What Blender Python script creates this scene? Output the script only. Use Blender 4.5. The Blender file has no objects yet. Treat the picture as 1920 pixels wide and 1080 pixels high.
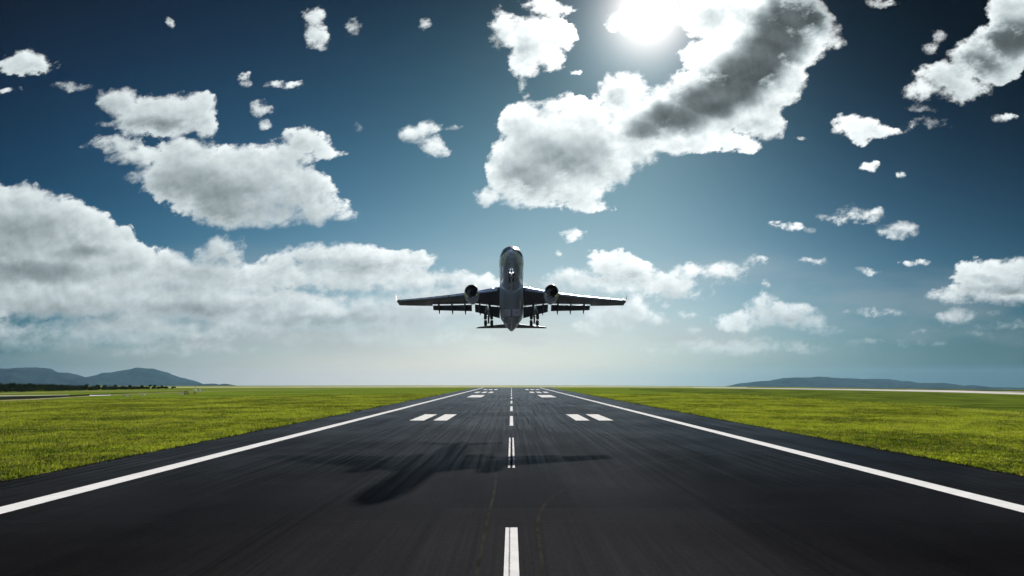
import bpy, bmesh, math, random
import numpy as np
from mathutils import Vector, Matrix
R = math.radians
rng = np.random.default_rng(7)
random.seed(7)
SC = bpy.context.scene
COL = SC.collection

# ------------------------------------------------------------------ camera
PITCH = math.atan(173.5/1440)
CAMH = 7.4
cam = bpy.data.cameras.new('camera')
cam.sensor_width = 36; cam.lens = 27; cam.clip_start = .1; cam.clip_end = 60000
cam.shift_x = 1/1920
camo = bpy.data.objects.new('camera', cam); COL.objects.link(camo)
camo.location = (0, 0, CAMH); camo.rotation_euler = (R(90)+PITCH, 0, 0)
SC.camera = camo
SC.view_settings.view_transform = 'Standard'; SC.view_settings.look = 'None'
SC.view_settings.gamma = 1; SC.view_settings.use_curve_mapping = False
EXPO = 1.0
SC.view_settings.exposure = EXPO
SC.render.engine = 'CYCLES'
SC.cycles.use_denoising = True; SC.cycles.denoiser = 'OPENIMAGEDENOISE'; SC.cycles.denoising_prefilter = 'ACCURATE'; SC.cycles.denoising_input_passes = 'RGB_ALBEDO_NORMAL'
SC.cycles.max_bounces = 6; SC.cycles.volume_bounces = 0
SC.cycles.sample_clamp_indirect = 3
SC.cycles.caustics_reflective = False; SC.cycles.caustics_refractive = False; SC.cycles.blur_glossy = 1.0
SUN_EL, SUN_AZ = 26.6, 10.8
SUN_STRENGTH = 3.7

def uv(px, py):
    """photograph pixel -> tangent-plane direction (east/north, up/north)"""
    X = px-959; Y = 540-py
    f = 1440*math.cos(PITCH)-Y*math.sin(PITCH); u = 1440*math.sin(PITCH)+Y*math.cos(PITCH)
    return X/f, u/f
def G(px, py, z=0.0):
    """where the line of sight of a pixel meets the level z"""
    a, b = uv(px, py); t = (z-CAMH)/b
    return a*t, t

# ------------------------------------------------------------------ node helper
class NT:
    def __init__(s, tree): s.t = tree; s.n = tree.nodes; s.l = tree.links
    def put(s, sock, v):
        if isinstance(v, bpy.types.NodeSocket): s.l.new(v, sock)
        else: sock.default_value = v
    def node(s, kind, **kw):
        n = s.n.new(kind)
        for k, v in kw.items(): setattr(n, k, v)
        return n
    def m(s, op, a, b=0.0, c=None, clamp=False):
        n = s.node('ShaderNodeMath', operation=op, use_clamp=clamp)
        s.put(n.inputs[0], a); s.put(n.inputs[1], b)
        if c is not None: s.put(n.inputs[2], c)
        return n.outputs[0]
    def vm(s, op, a, b=None, c=None, scale=None):
        n = s.node('ShaderNodeVectorMath', operation=op)
        s.put(n.inputs[0], a)
        if b is not None: s.put(n.inputs[1], b)
        if c is not None: s.put(n.inputs[2], c)
        if scale is not None: s.put(n.inputs['Scale'], scale)
        return n.outputs['Value'] if op in ('DOT_PRODUCT', 'LENGTH', 'DISTANCE') else n.outputs[0]
    def xyz(s, x, y, z=0.0):
        n = s.node('ShaderNodeCombineXYZ'); s.put(n.inputs[0], x); s.put(n.inputs[1], y); s.put(n.inputs[2], z); return n.outputs[0]
    def sep(s, v):
        n = s.node('ShaderNodeSeparateXYZ'); s.put(n.inputs[0], v); return n.outputs
    def noise(s, vec, scale, detail=4, rough=.5, lac=2.0, color=False, dim='3D', w=0, distort=0):
        n = s.node('ShaderNodeTexNoise', noise_dimensions=dim)
        s.put(n.inputs['Vector'], vec); n.inputs['Scale'].default_value = scale
        n.inputs['Detail'].default_value = detail; n.inputs['Roughness'].default_value = rough
        n.inputs['Lacunarity'].default_value = lac; n.inputs['Distortion'].default_value = distort
        return n.outputs[1 if color else 0]
    def mix(s, f, a, b, blend='MIX'):
        n = s.node('ShaderNodeMix', data_type='RGBA', blend_type=blend)
        s.put(n.inputs[0], f); s.put(n.inputs[6], a); s.put(n.inputs[7], b); return n.outputs[2]
    def ss(s, x, a, b, lo=0.0, hi=1.0):
        n = s.node('ShaderNodeMapRange', interpolation_type='SMOOTHSTEP')
        s.put(n.inputs[0], x); s.put(n.inputs[1], a); s.put(n.inputs[2], b); s.put(n.inputs[3], lo); s.put(n.inputs[4], hi)
        return n.outputs[0]
def rgb(r, g, b): return (r, g, b, 1.0)
def lin(r, g, b):
    f = lambda c: c/255/12.92 if c/255 < .04045 else ((c/255+.055)/1.055)**2.4
    return (f(r), f(g), f(b), 1.0)

# ------------------------------------------------------------------ world: Nishita sky with clouds laid out by direction
world = bpy.data.worlds.new('World'); SC.world = world; world.use_nodes = True
world.cycles.sampling_method = 'MANUAL'; world.cycles.sample_map_resolution = 512
#SKYDATA
SKYC = [[-1.22, -1.3719, -1.1348], [-0.799, -0.5111, -0.0896], [-13.4134, -6.4449, -4.2226], [-4.1407, -1.5341, -1.0872], [-5.506, -5.3842, -4.8206], [6.3818, -0.5106, -1.9926], [9.2112, 1.1039, -0.7229], [0.7925, 2.556, 2.2449], [-1.4311, -0.6547, -0.0087], [2.9268, 2.035, 1.208], [2.9498, 2.3001, 1.978], [0.9468, 0.4544, 0.36], [-2.3759, -1.6996, -1.5683], [1.8975, -0.0727, -0.7752], [1.4751, 0.9654, 0.4652]]
#ENDSKY
# cloud bodies: centre x, y and half sizes, in photograph pixels, turned into directions below
CLOUDS = '''
945 60 30 40;1000 75 50 48;1050 62 34 38;985 122 28 26;1032 108 28 28;983 165 9 14;1020 12 36 16;1064 14 14 9;1078 135 9 5
1330 25 62 50;1420 15 85 52;1500 35 62 45;1560 76 26 16;1330 105 58 38;1300 152 42 30;1400 110 105 60;1470 152 44 48;1170 172 54 42;1240 205 62 44;1330 190 95 62;1410 205 66 50;1445 232 32 28;1270 250 82 42;1350 262 60 26
1490 88 62 46;1530 62 46 34;1440 70 85 52;1300 222 74 50;1390 172 84 60;1205 232 62 46
1060 270 125 72;975 226 46 36;1000 300 82 62;948 332 38 46;916 372 30 20;985 368 60 24;1080 338 88 40;1150 308 46 36;1085 380 46 18;1136 386 14 6;1055 200 50 20;1110 212 52 32;1200 275 55 34;1395 275 28 15
225 188 42 28;300 213 84 42;370 198 40 28;385 232 24 28;260 230 40 22;345 240 40 14
212 268 58 16;262 290 66 22;340 290 62 34;372 330 118 54;455 328 112 52;430 378 112 44;505 312 70 42;562 352 60 46;602 388 46 34;642 404 26 10;490 402 100 26;258 332 30 8;545 290 44 18
575 262 40 24;600 275 22 20;618 285 15 4;487 207 20 18;495 242 11 9;462 150 13 13;545 160 16 5;512 158 12 5
588 30 22 22;592 65 25 24;600 85 12 8;664 50 14 20;795 42 10 12;323 38 10 8;672 234 7 10
776 252 24 20;802 240 20 16;814 272 26 20;838 283 9 5;850 235 14 5
52 118 48 21;18 126 28 14;78 108 24 13;15 167 26 5;135 160 32 7;215 230 30 5
0 395 95 54;50 385 60 42;110 410 76 46;165 430 50 44;195 460 60 34;10 430 120 66;165 448 66 48;60 480 160 80;212 450 32 28;236 432 12 12;190 490 92 50;252 485 36 26;100 540 220 60;320 490 30 22;300 512 62 26;385 480 28 22;414 466 34 26;440 480 22 24;440 506 34 28;380 522 90 44;350 550 150 40;455 470 12 22
530 490 38 17;592 482 60 26;662 486 62 28;722 495 56 24;780 490 36 18;800 480 14 9;640 518 160 30;770 530 90 24;862 526 58 16;905 530 38 15;915 548 70 22;500 520 60 26
400 572 320 34;200 620 300 26;600 590 260 34;820 570 170 30;80 640 160 18;700 630 220 20;350 655 200 12
1040 526 32 13;1078 520 48 19;1122 492 34 25;1152 500 48 28;1130 535 104 20;1192 510 44 24;1232 530 50 21;1262 526 38 18;1302 508 48 17;1352 510 40 17;1392 500 36 13;1413 490 22 10;1290 532 66 11;1225 550 90 12
1160 592 66 28;1192 570 22 20;1135 612 60 14;1250 572 12 8;1240 600 16 8;1288 590 14 5;1290 618 18 5
1440 562 24 12;1440 536 8 6;1400 602 58 20;1480 592 60 24;1440 586 50 26;1518 602 32 13;1378 600 38 18;1380 645 140 15;1460 652 100 11;1250 657 48 9;1545 620 22 6
1862 510 66 28;1822 525 40 28;1905 502 50 22;1778 552 48 17;1850 556 96 17;1900 546 62 24;1798 592 36 16;1776 600 18 10;1880 610 30 5;1912 605 12 5;1860 585 16 4;1840 628 14 5
1905 30 50 42;1892 80 62 45;1835 110 58 38;1775 150 58 32;1732 172 36 20;1802 172 48 24;1862 130 60 28;1722 205 24 5;1885 10 30 30;1740 95 16 12;1760 70 14 12;1650 5 26 6
1590 235 26 20;1620 240 40 20;1655 247 34 12;1612 262 16 8;1740 232 30 10;1722 240 16 7;1885 220 17 10
1612 400 34 12;1645 392 14 11;1578 412 24 8;1540 410 9 6;1487 427 17 6;1508 430 22 6;1455 422 11 6;1680 428 40 13;1692 420 20 9;1620 415 22 3
1075 438 25 9;1048 470 5 5;1535 494 17 3;1625 507 15 5;1706 491 19 4;1640 588 44 6;1722 642 34 4;1625 313 13 7;1640 304 6 5;1692 328 8 6;1501 257 8 4;1720 625 16 4;1690 650 14 3;1610 640 22 4;1590 665 12 4;1175 40 40 22
'''
# shaded cores, where little light gets through: x, y, half sizes, weight
CORES = '''
1060 285 130 66 .45;990 325 90 54 .4;1120 250 60 40 .25;1500 25 80 60 1;1470 65 80 60 1;1440 100 85 60 1;1405 130 88 58 1;1365 160 90 54 1;1320 188 86 48 1;1265 220 80 42 .95;1215 240 54 30 .7;1152 178 40 30 .4;1335 30 40 22 .45;985 90 30 25 .25
430 368 160 54 .38;340 342 90 38 .32;530 385 80 30 .28;300 232 90 22 .5;430 400 150 30 .35;40 440 120 50 .38;60 505 150 26 .42;150 470 70 16 .4;330 580 260 20 .3;700 500 140 16 .3;380 510 60 24 .3;640 600 200 16 .35;130 600 160 20 .45
1150 525 90 16 .28;1480 602 60 12 .3;1890 75 90 52 .85;1830 122 70 34 .7;1890 540 70 12 .6;1860 570 80 10 .6;1850 520 40 10 .4;590 500 80 14 .35;100 125 60 14 .3
'''
def build_world():
    t = NT(world.node_tree); t.n.clear()
    tc = t.node('ShaderNodeTexCoord').outputs['Generated']
    x, y, z = t.sep(tc)
    ay = t.m('MAXIMUM', t.m('ABSOLUTE', y), .12)
    u = t.m('DIVIDE', x, ay); v = t.m('DIVIDE', z, ay)
    P = t.xyz(u, v, 0.0)
    # --- clear sky
    sky = t.node('ShaderNodeTexSky', sky_type='NISHITA', sun_disc=False)
    sky.sun_elevation = R(SUN_EL); sky.sun_rotation = R(SUN_AZ)
    sky.air_density = 1; sky.dust_density = 1; sky.ozone_density = 1
    zc = t.m('MAXIMUM', z, .012)
    t.l.new(t.vm('NORMALIZE', t.xyz(x, y, zc)), sky.inputs[0])
    uc = t.m('MAXIMUM', t.m('MINIMUM', u, .72), -.72); vc = t.m('MAXIMUM', t.m('MINIMUM', v, .58), .004)
    sd = (math.sin(R(SUN_AZ))*math.cos(R(SUN_EL)), math.cos(R(SUN_AZ))*math.cos(R(SUN_EL)), math.sin(R(SUN_EL)))
    cs = t.m('MAXIMUM', t.vm('DOT_PRODUCT', tc, sd), .001)
    uu = t.m('MULTIPLY', uc, uc); vv = t.m('MULTIPLY', vc, vc); uv_ = t.m('MULTIPLY', uc, vc)
    eh = t.m('EXPONENT', t.m('DIVIDE', vc, -.07))
    b = [1.0, uc, vc, uu, uv_, vv, t.m('MULTIPLY', uu, vc), t.m('MULTIPLY', uc, vv), eh, t.m('MULTIPLY', uu, uc),
         t.m('POWER', cs, 300.0), t.m('POWER', cs, 40.0), t.m('MULTIPLY', eh, uc), t.m('MULTIPLY', eh, uu), t.m('POWER', cs, 8.0)]
    acc = None
    for k in range(1, 15):
        c = tuple(SKYC[k])
        acc = t.vm('SCALE', c, scale=b[k]) if acc is None else t.vm('ADD', acc, t.vm('SCALE', c, scale=b[k]))
    acc = t.vm('ADD', acc, tuple(SKYC[0]))
    a3 = t.sep(acc); ex = t.xyz(t.m('EXPONENT', a3[0]), t.m('EXPONENT', a3[1]), t.m('EXPONENT', a3[2]))
    clear = t.vm('MULTIPLY', t.vm('MULTIPLY', t.vm('SCALE', sky.outputs[0], scale=.1), ex), (1.05, 1.0, .95))
    # --- cloud field
    w1 = t.noise(P, 9.0, 3, .55, color=True); w2 = t.noise(P, 42.0, 4, .62, color=True)
    PW = t.vm('MULTIPLY_ADD', t.vm('SUBTRACT', w1, (.5, .5, .5)), (.030, .022, 0), P)
    PW = t.vm('MULTIPLY_ADD', t.vm('SUBTRACT', w2, (.5, .5, .5)), (.022, .018, 0), PW)
    tosun = t.vm('NORMALIZE', t.vm('SUBTRACT', (math.tan(R(SUN_AZ)), math.tan(R(SUN_EL))/math.cos(R(SUN_AZ)), 0), t.vm('MULTIPLY', P, (1, 1, 0))))
    PSUN = t.vm('ADD', PW, t.vm('SCALE', t.vm('MULTIPLY_ADD', tosun, (.5, .5, 0), (0, .6, 0)), scale=.015))
    def field(t, PW, rows, smooth):
        F = None
        for cu, cv, ru, rv, w in rows:
            q = math.sqrt(w)
            n = t.vm('MULTIPLY_ADD', PW, (q/ru, q/rv, 0), (-cu*q/ru, -cv*q/rv, 0))
            f = t.m('SUBTRACT', w, t.vm('DOT_PRODUCT', n, n))
            F = f if F is None else t.m('SMOOTH_MAX', F, f, smooth)
        return F if F is not None else -1.0
    def read(text):
        out = []
        for r in text.replace('\n', ';').split(';'):
            if not r.strip(): continue
            r = [float(c) for c in r.split()]
            cu, cv = uv(r[0], r[1]); ru = uv(r[0]+r[2], r[1])[0]-cu; rv = uv(r[0], r[1]-r[3])[1]-cv
            out.append((cu, cv, ru, rv, r[4] if len(r) > 4 else (.95*min(ru, rv)+.002 if min(ru, rv) > .010 else .85*min(ru, rv)+.0006)))
        return out
    rows = read(CLOUDS); cores = read(CORES)
    N = t.noise(P, 22.0, 10, .68)
    N2 = t.noise(t.vm('ADD', P, (.0035, .0085, 0)), 22.0, 4, .55)
    N3 = t.noise(P, 22.0, 4, .55)
    PS = t.xyz(t.m('ADD', t.m('MULTIPLY', u, .60), t.m('MULTIPLY', v, .34)), t.m('ADD', t.m('MULTIPLY', u, -.50), t.m('MULTIPLY', v, 1.15)))
    NF = t.noise(PS, 80.0, 6, .65)
    NA = t.m('ADD', t.m('MULTIPLY', t.m('SUBTRACT', N, .43), .056), t.m('MULTIPLY', t.m('SUBTRACT', NF, .5), .034))
    low = t.ss(v, .02, .20)                               # 0 at the horizon
    soft = t.m('ADD', t.m('MULTIPLY', t.m('SUBTRACT', 1.0, low), .010), t.ss(t.noise(P, 8.0, 3, .5), .35, .65, .008, .028))
    puff = t.m('MULTIPLY', t.m('SUBTRACT', t.noise(PW, 13.0, 3, .45), .5), .38)
    corenoise = t.m('MULTIPLY', t.m('SUBTRACT', t.noise(P, 11.0, 4, .5), .5), .45)
    relief = t.m('ADD', t.m('MULTIPLY', t.m('SUBTRACT', N3, N2), 1.2), puff)
    near = t.m('POWER', cs, 14.0); vnear = t.m('POWER', cs, 90.0)
    lum = t.m('ADD', t.m('ADD', .325, t.m('MULTIPLY', near, .22)), t.m('MULTIPLY', vnear, .20))
    fill = t.m('ADD', 1.0, t.m('ADD', t.ss(y, .25, -.3, 0, 3.0), t.ss(z, .62, .85, 0, 2.0)))     # unseen sky behind and above, brightened to add fill light
    fadev = t.ss(v, .0, .11, .12, 1.0)
    g = t.m('ADD', t.m('MULTIPLY', t.m('POWER', cs, 13000.0), 4.5), t.m('ADD', t.m('MULTIPLY', t.m('POWER', cs, 1500.0), .40), t.m('MULTIPLY', t.m('POWER', cs, 220.0), .045)))
    glare = t.vm('SCALE', (1.0, 1.0, .98), scale=g)
    vn = t.noise(t.vm('MULTIPLY', P, (4.0, 15.0, 0)), 1.0, 6, .55)
    veil = t.m('MULTIPLY', t.ss(vn, .36, .66), t.m('MULTIPLY', t.ss(v, .015, .06), t.ss(v, .19, .10)))
    veil = t.m('MULTIPLY', veil, t.m('ADD', t.ss(u, .25, -.15, .22, .75), t.m('MULTIPLY', t.ss(u, .42, .30), t.ss(u, .12, .22, 0, .3))))
    veilcol = t.vm('SCALE', (.95, 1.0, 1.01), scale=t.m('ADD', .215, t.m('MULTIPLY', near, .16)))
    clear = t.mix(veil, clear, veilcol)
    def leaf(u0, u1, v0, v1):
        """the sky between two bearings and two heights: only the clouds that reach into it"""
        M = .035
        def cut(rs, k): return [r for r in rs if r[0]+r[2]*k+M > u0 and r[0]-r[2]*k-M < u1 and r[1]+r[3]*k+M > v0 and r[1]-r[3]*k-M < v1]
        gr = bpy.data.node_groups.new('cloud_bodies', 'ShaderNodeTree')
        gr.interface.new_socket('P', in_out='INPUT', socket_type='NodeSocketVector')
        gr.interface.new_socket('F', in_out='OUTPUT', socket_type='NodeSocketFloat')
        gr.interface.new_socket('C', in_out='OUTPUT', socket_type='NodeSocketFloat')
        q = NT(gr); gi = q.node('NodeGroupInput'); go = q.node('NodeGroupOutput')
        cr = cut(cores, 1.3)
        q.put(go.inputs[0], field(q, gi.outputs[0], cut(rows, 1.1), .016))
        q.put(go.inputs[1], field(q, gi.outputs[0], [c[:4]+(c[4]*1.5,) for c in cr], .3))
        gn = t.node('ShaderNodeGroup'); gn.node_tree = gr; t.l.new(PW, gn.inputs[0])
        F, C = gn.outputs[0], gn.outputs[1]
        g2 = t.node('ShaderNodeGroup'); g2.node_tree = gr; t.l.new(PSUN, g2.inputs[0])
        body = t.m('MULTIPLY', t.m('SUBTRACT', t.m('MAXIMUM', F, -.02), t.m('MAXIMUM', g2.outputs[0], -.02)), 9.0)
        body = t.m('MAXIMUM', t.m('MINIMUM', body, .20), -.26)
        D = t.m('ADD', t.m('MAXIMUM', F, -.03), NA)
        alpha = t.ss(D, .0, soft)
        thick = t.ss(D, .006, .034)
        core = t.ss(t.m('ADD', C, corenoise), -.12, 1.35) if cr else 0.0
        shade = t.m('SUBTRACT', 1.12, t.m('MULTIPLY', thick, .28))
        shade = t.m('MULTIPLY', shade, t.m('SUBTRACT', 1.0, t.m('MULTIPLY', core, t.m('MULTIPLY', thick, .88))))
        shade = t.m('ADD', shade, t.m('MULTIPLY', t.m('ADD', relief, body), t.m('SUBTRACT', 1.0, t.m('MULTIPLY', core, .8))))
        L = t.m('MULTIPLY', lum, t.m('MAXIMUM', shade, .08))
        tint = t.mix(t.m('MULTIPLY', L, 1.6, clamp=True), rgb(.80, 1.0, 1.06), rgb(.97, 1.0, .995))
        cloud = t.vm('SCALE', tint, scale=L)
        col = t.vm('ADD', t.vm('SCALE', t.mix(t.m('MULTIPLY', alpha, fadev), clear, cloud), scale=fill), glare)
        bg = t.node('ShaderNodeBackground'); t.l.new(col, bg.inputs[0]); bg.inputs[1].default_value = 1
        return bg.outputs[0]
    def tree(u0, u1, v0, v1, depth):
        if depth == 0: return leaf(u0, u1, v0, v1)
        mx = t.node('ShaderNodeMixShader')
        inside = [r for r in rows if u0 < r[0] < u1 and v0 < r[1] < v1]
        if depth % 2:
            c = sorted(r[1] for r in inside)[len(inside)//2] if inside else (v0+v1)/2
            t.l.new(t.m('GREATER_THAN', v, c), mx.inputs[0]); a = tree(u0, u1, v0, c, depth-1); b = tree(u0, u1, c, v1, depth-1)
        else:
            c = sorted(r[0] for r in inside)[len(inside)//2] if inside else (u0+u1)/2
            t.l.new(t.m('GREATER_THAN', u, c), mx.inputs[0]); a = tree(u0, c, v0, v1, depth-1); b = tree(c, u1, v0, v1, depth-1)
        t.l.new(a, mx.inputs[1]); t.l.new(b, mx.inputs[2])
        return mx.outputs[0]
    out = t.node('ShaderNodeOutputWorld'); t.l.new(tree(-99, 99, -99, 99, 4), out.inputs[0])
build_world()

sl = bpy.data.lights.new('sun', 'SUN'); sl.energy = SUN_STRENGTH; sl.angle = R(1.1); sl.color = (1, .955, .88)
so = bpy.data.objects.new('sun', sl); COL.objects.link(so)
so.rotation_euler = (R(90-SUN_EL), 0, R(180-SUN_AZ)); so.location = (20, 60, 60)

# ------------------------------------------------------------------ object helpers
def mesh(name, verts, faces, mat=None, parent=None, smooth=False, mats=None, fmat=None):
    me = bpy.data.meshes.new(name); me.from_pydata([tuple(v) for v in verts], [], [tuple(f) for f in faces]); me.update()
    for m_ in (mats or ([mat] if mat else [])): me.materials.append(m_)
    if fmat is not None: me.polygons.foreach_set('material_index', fmat)
    if smooth: me.polygons.foreach_set('use_smooth', [True]*len(me.polygons))
    o = bpy.data.objects.new(name, me); COL.objects.link(o)
    if parent: o.parent = parent
    return o
def struct(o): o['kind'] = 'structure'; return o
def stuff(o): o['kind'] = 'stuff'; return o
def tag(o, label, cat, group=None):
    o['label'] = label; o['category'] = cat
    if group: o['group'] = group
    return o
def empty(name, label, cat, loc=(0, 0, 0), rot=(0, 0, 0), group=None):
    o = bpy.data.objects.new(name, None); COL.objects.link(o); o.location = loc; o.rotation_euler = rot
    o.empty_display_size = .1
    return tag(o, label, cat, group)
class MB:
    """collects shapes into one mesh"""
    def __init__(s): s.v = []; s.f = []
    def add(s, v, f):
        b = len(s.v); s.v += [tuple(p) for p in v]; s.f += [tuple(i+b for i in q) for q in f]; return s
    def box(s, c, size, rot=None):
        hx, hy, hz = [a/2 for a in size]; V = []
        for sx in (-1, 1):
            for sy in (-1, 1):
                for sz in (-1, 1):
                    p = Vector((sx*hx, sy*hy, sz*hz))
                    if rot is not None: p = rot @ p
                    V.append(p+Vector(c))
        return s.add(V, [(0, 1, 3, 2), (4, 6, 7, 5), (0, 4, 5, 1), (2, 3, 7, 6), (0, 2, 6, 4), (1, 5, 7, 3)])
    def tube(s, a, b, r0, r1=None, n=12, cap=True):
        a = Vector(a); b = Vector(b); r1 = r0 if r1 is None else r1
        d = (b-a).normalized(); q = d.orthogonal().normalized(); w = d.cross(q)
        V = []
        for p, r in ((a, r0), (b, r1)):
            for i in range(n):
                t = 2*math.pi*i/n; V.append(p+q*math.cos(t)*r+w*math.sin(t)*r)
        F = [(i, (i+1) % n, n+(i+1) % n, n+i) for i in range(n)]
        if cap: F += [tuple(range(n-1, -1, -1)), tuple(range(n, 2*n))]
        return s.add(V, F)
    def lathe(s, prof, c, axis='Y', n=32, cap=False):
        """prof: (along, radius)"""
        V = []
        for a_, r_ in prof:
            for i in range(n):
                t = 2*math.pi*i/n
                p = (r_*math.cos(t), a_, r_*math.sin(t)) if axis == 'Y' else ((a_, r_*math.cos(t), r_*math.sin(t)) if axis == 'X' else (r_*math.cos(t), r_*math.sin(t), a_))
                V.append(Vector(p)+Vector(c))
        F = []
        for k in range(len(prof)-1):
            for i in range(n):
                F.append((k*n+i, k*n+(i+1) % n, (k+1)*n+(i+1) % n, (k+1)*n+i))
        return s.add(V, F)
    def build(s, name, mat, parent=None, smooth=False):
        return mesh(name, s.v, s.f, mat, parent, smooth)
def auto_smooth(o, ang=35):
    o.data.polygons.foreach_set('use_smooth', [True]*len(o.data.polygons))
    bm = bmesh.new(); bm.from_mesh(o.data); bmesh.ops.remove_doubles(bm, verts=bm.verts, dist=1e-5); bmesh.ops.recalc_face_normals(bm, faces=bm.faces)
    for e in bm.edges:
        if len(e.link_faces) == 2 and e.calc_face_angle(0) > R(ang): e.smooth = False
    bm.to_mesh(o.data); bm.free(); return o

def newmat(name):
    m = bpy.data.materials.new(name); m.use_nodes = True; t = NT(m.node_tree); t.n.clear()
    p = t.node('ShaderNodeBsdfPrincipled'); o = t.node('ShaderNodeOutputMaterial'); t.l.new(p.outputs[0], o.inputs[0])
    return m, t, p
def simple(name, col, rough=.5, metal=0.0, spec=.5, vary=.15, scale=3.0, coat=0.0, bump=0.0):
    m, t, p = newmat(name)
    tc = t.node('ShaderNodeTexCoord').outputs['Object']
    n = t.noise(tc, scale, 5, .6)
    k = t.ss(n, .3, .7, 1-vary, 1+vary)
    t.put(p.inputs['Base Color'], t.vm('SCALE', tuple(col[:3]), scale=k))
    t.put(p.inputs['Roughness'], t.ss(t.noise(tc, scale*2.3, 4), .3, .7, rough*.85, min(1, rough*1.15)))
    p.inputs['Metallic'].default_value = metal; p.inputs['Specular IOR Level'].default_value = spec
    p.inputs['Coat Weight'].default_value = coat; p.inputs['Coat Roughness'].default_value = .06
    if bump:
        b = t.node('ShaderNodeBump'); b.inputs['Strength'].default_value = bump; b.inputs['Distance'].default_value = .05
        t.l.new(n, b.inputs['Height']); t.l.new(b.outputs[0], p.inputs['Normal'])
    return m

# ------------------------------------------------------------------ materials of the ground
def mat_ground():
    m, t, p = newmat('grass_ground')
    P = t.node('ShaderNodeNewGeometry').outputs['Position']
    x, y, z = t.sep(P)
    fine = t.noise(P, 2.2, 6, .7); mid = t.noise(P, .22, 5, .6)
    streak = t.noise(t.vm('MULTIPLY', P, (.012, .06, 0)), 1.0, 5, .6)
    c = t.mix(t.ss(fine, .3, .7), rgb(.07, .105, .010), rgb(.26, .29, .035))
    c = t.mix(t.ss(mid, .42, .66, 0, .55), c, rgb(.20, .19, .045))
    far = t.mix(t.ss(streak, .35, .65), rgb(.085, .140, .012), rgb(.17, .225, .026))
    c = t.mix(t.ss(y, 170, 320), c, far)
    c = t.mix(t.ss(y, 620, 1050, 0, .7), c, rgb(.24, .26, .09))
    t.put(p.inputs['Base Color'], c); p.inputs['Roughness'].default_value = .9; p.inputs['Specular IOR Level'].default_value = .15
    b = t.node('ShaderNodeBump'); b.inputs['Strength'].default_value = .8; b.inputs['Distance'].default_value = .12; p.inputs['Specular IOR Level'].default_value = 0
    t.l.new(fine, b.inputs['Height']); t.l.new(b.outputs[0], p.inputs['Normal'])
    return m
GLOSS = .25
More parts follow.
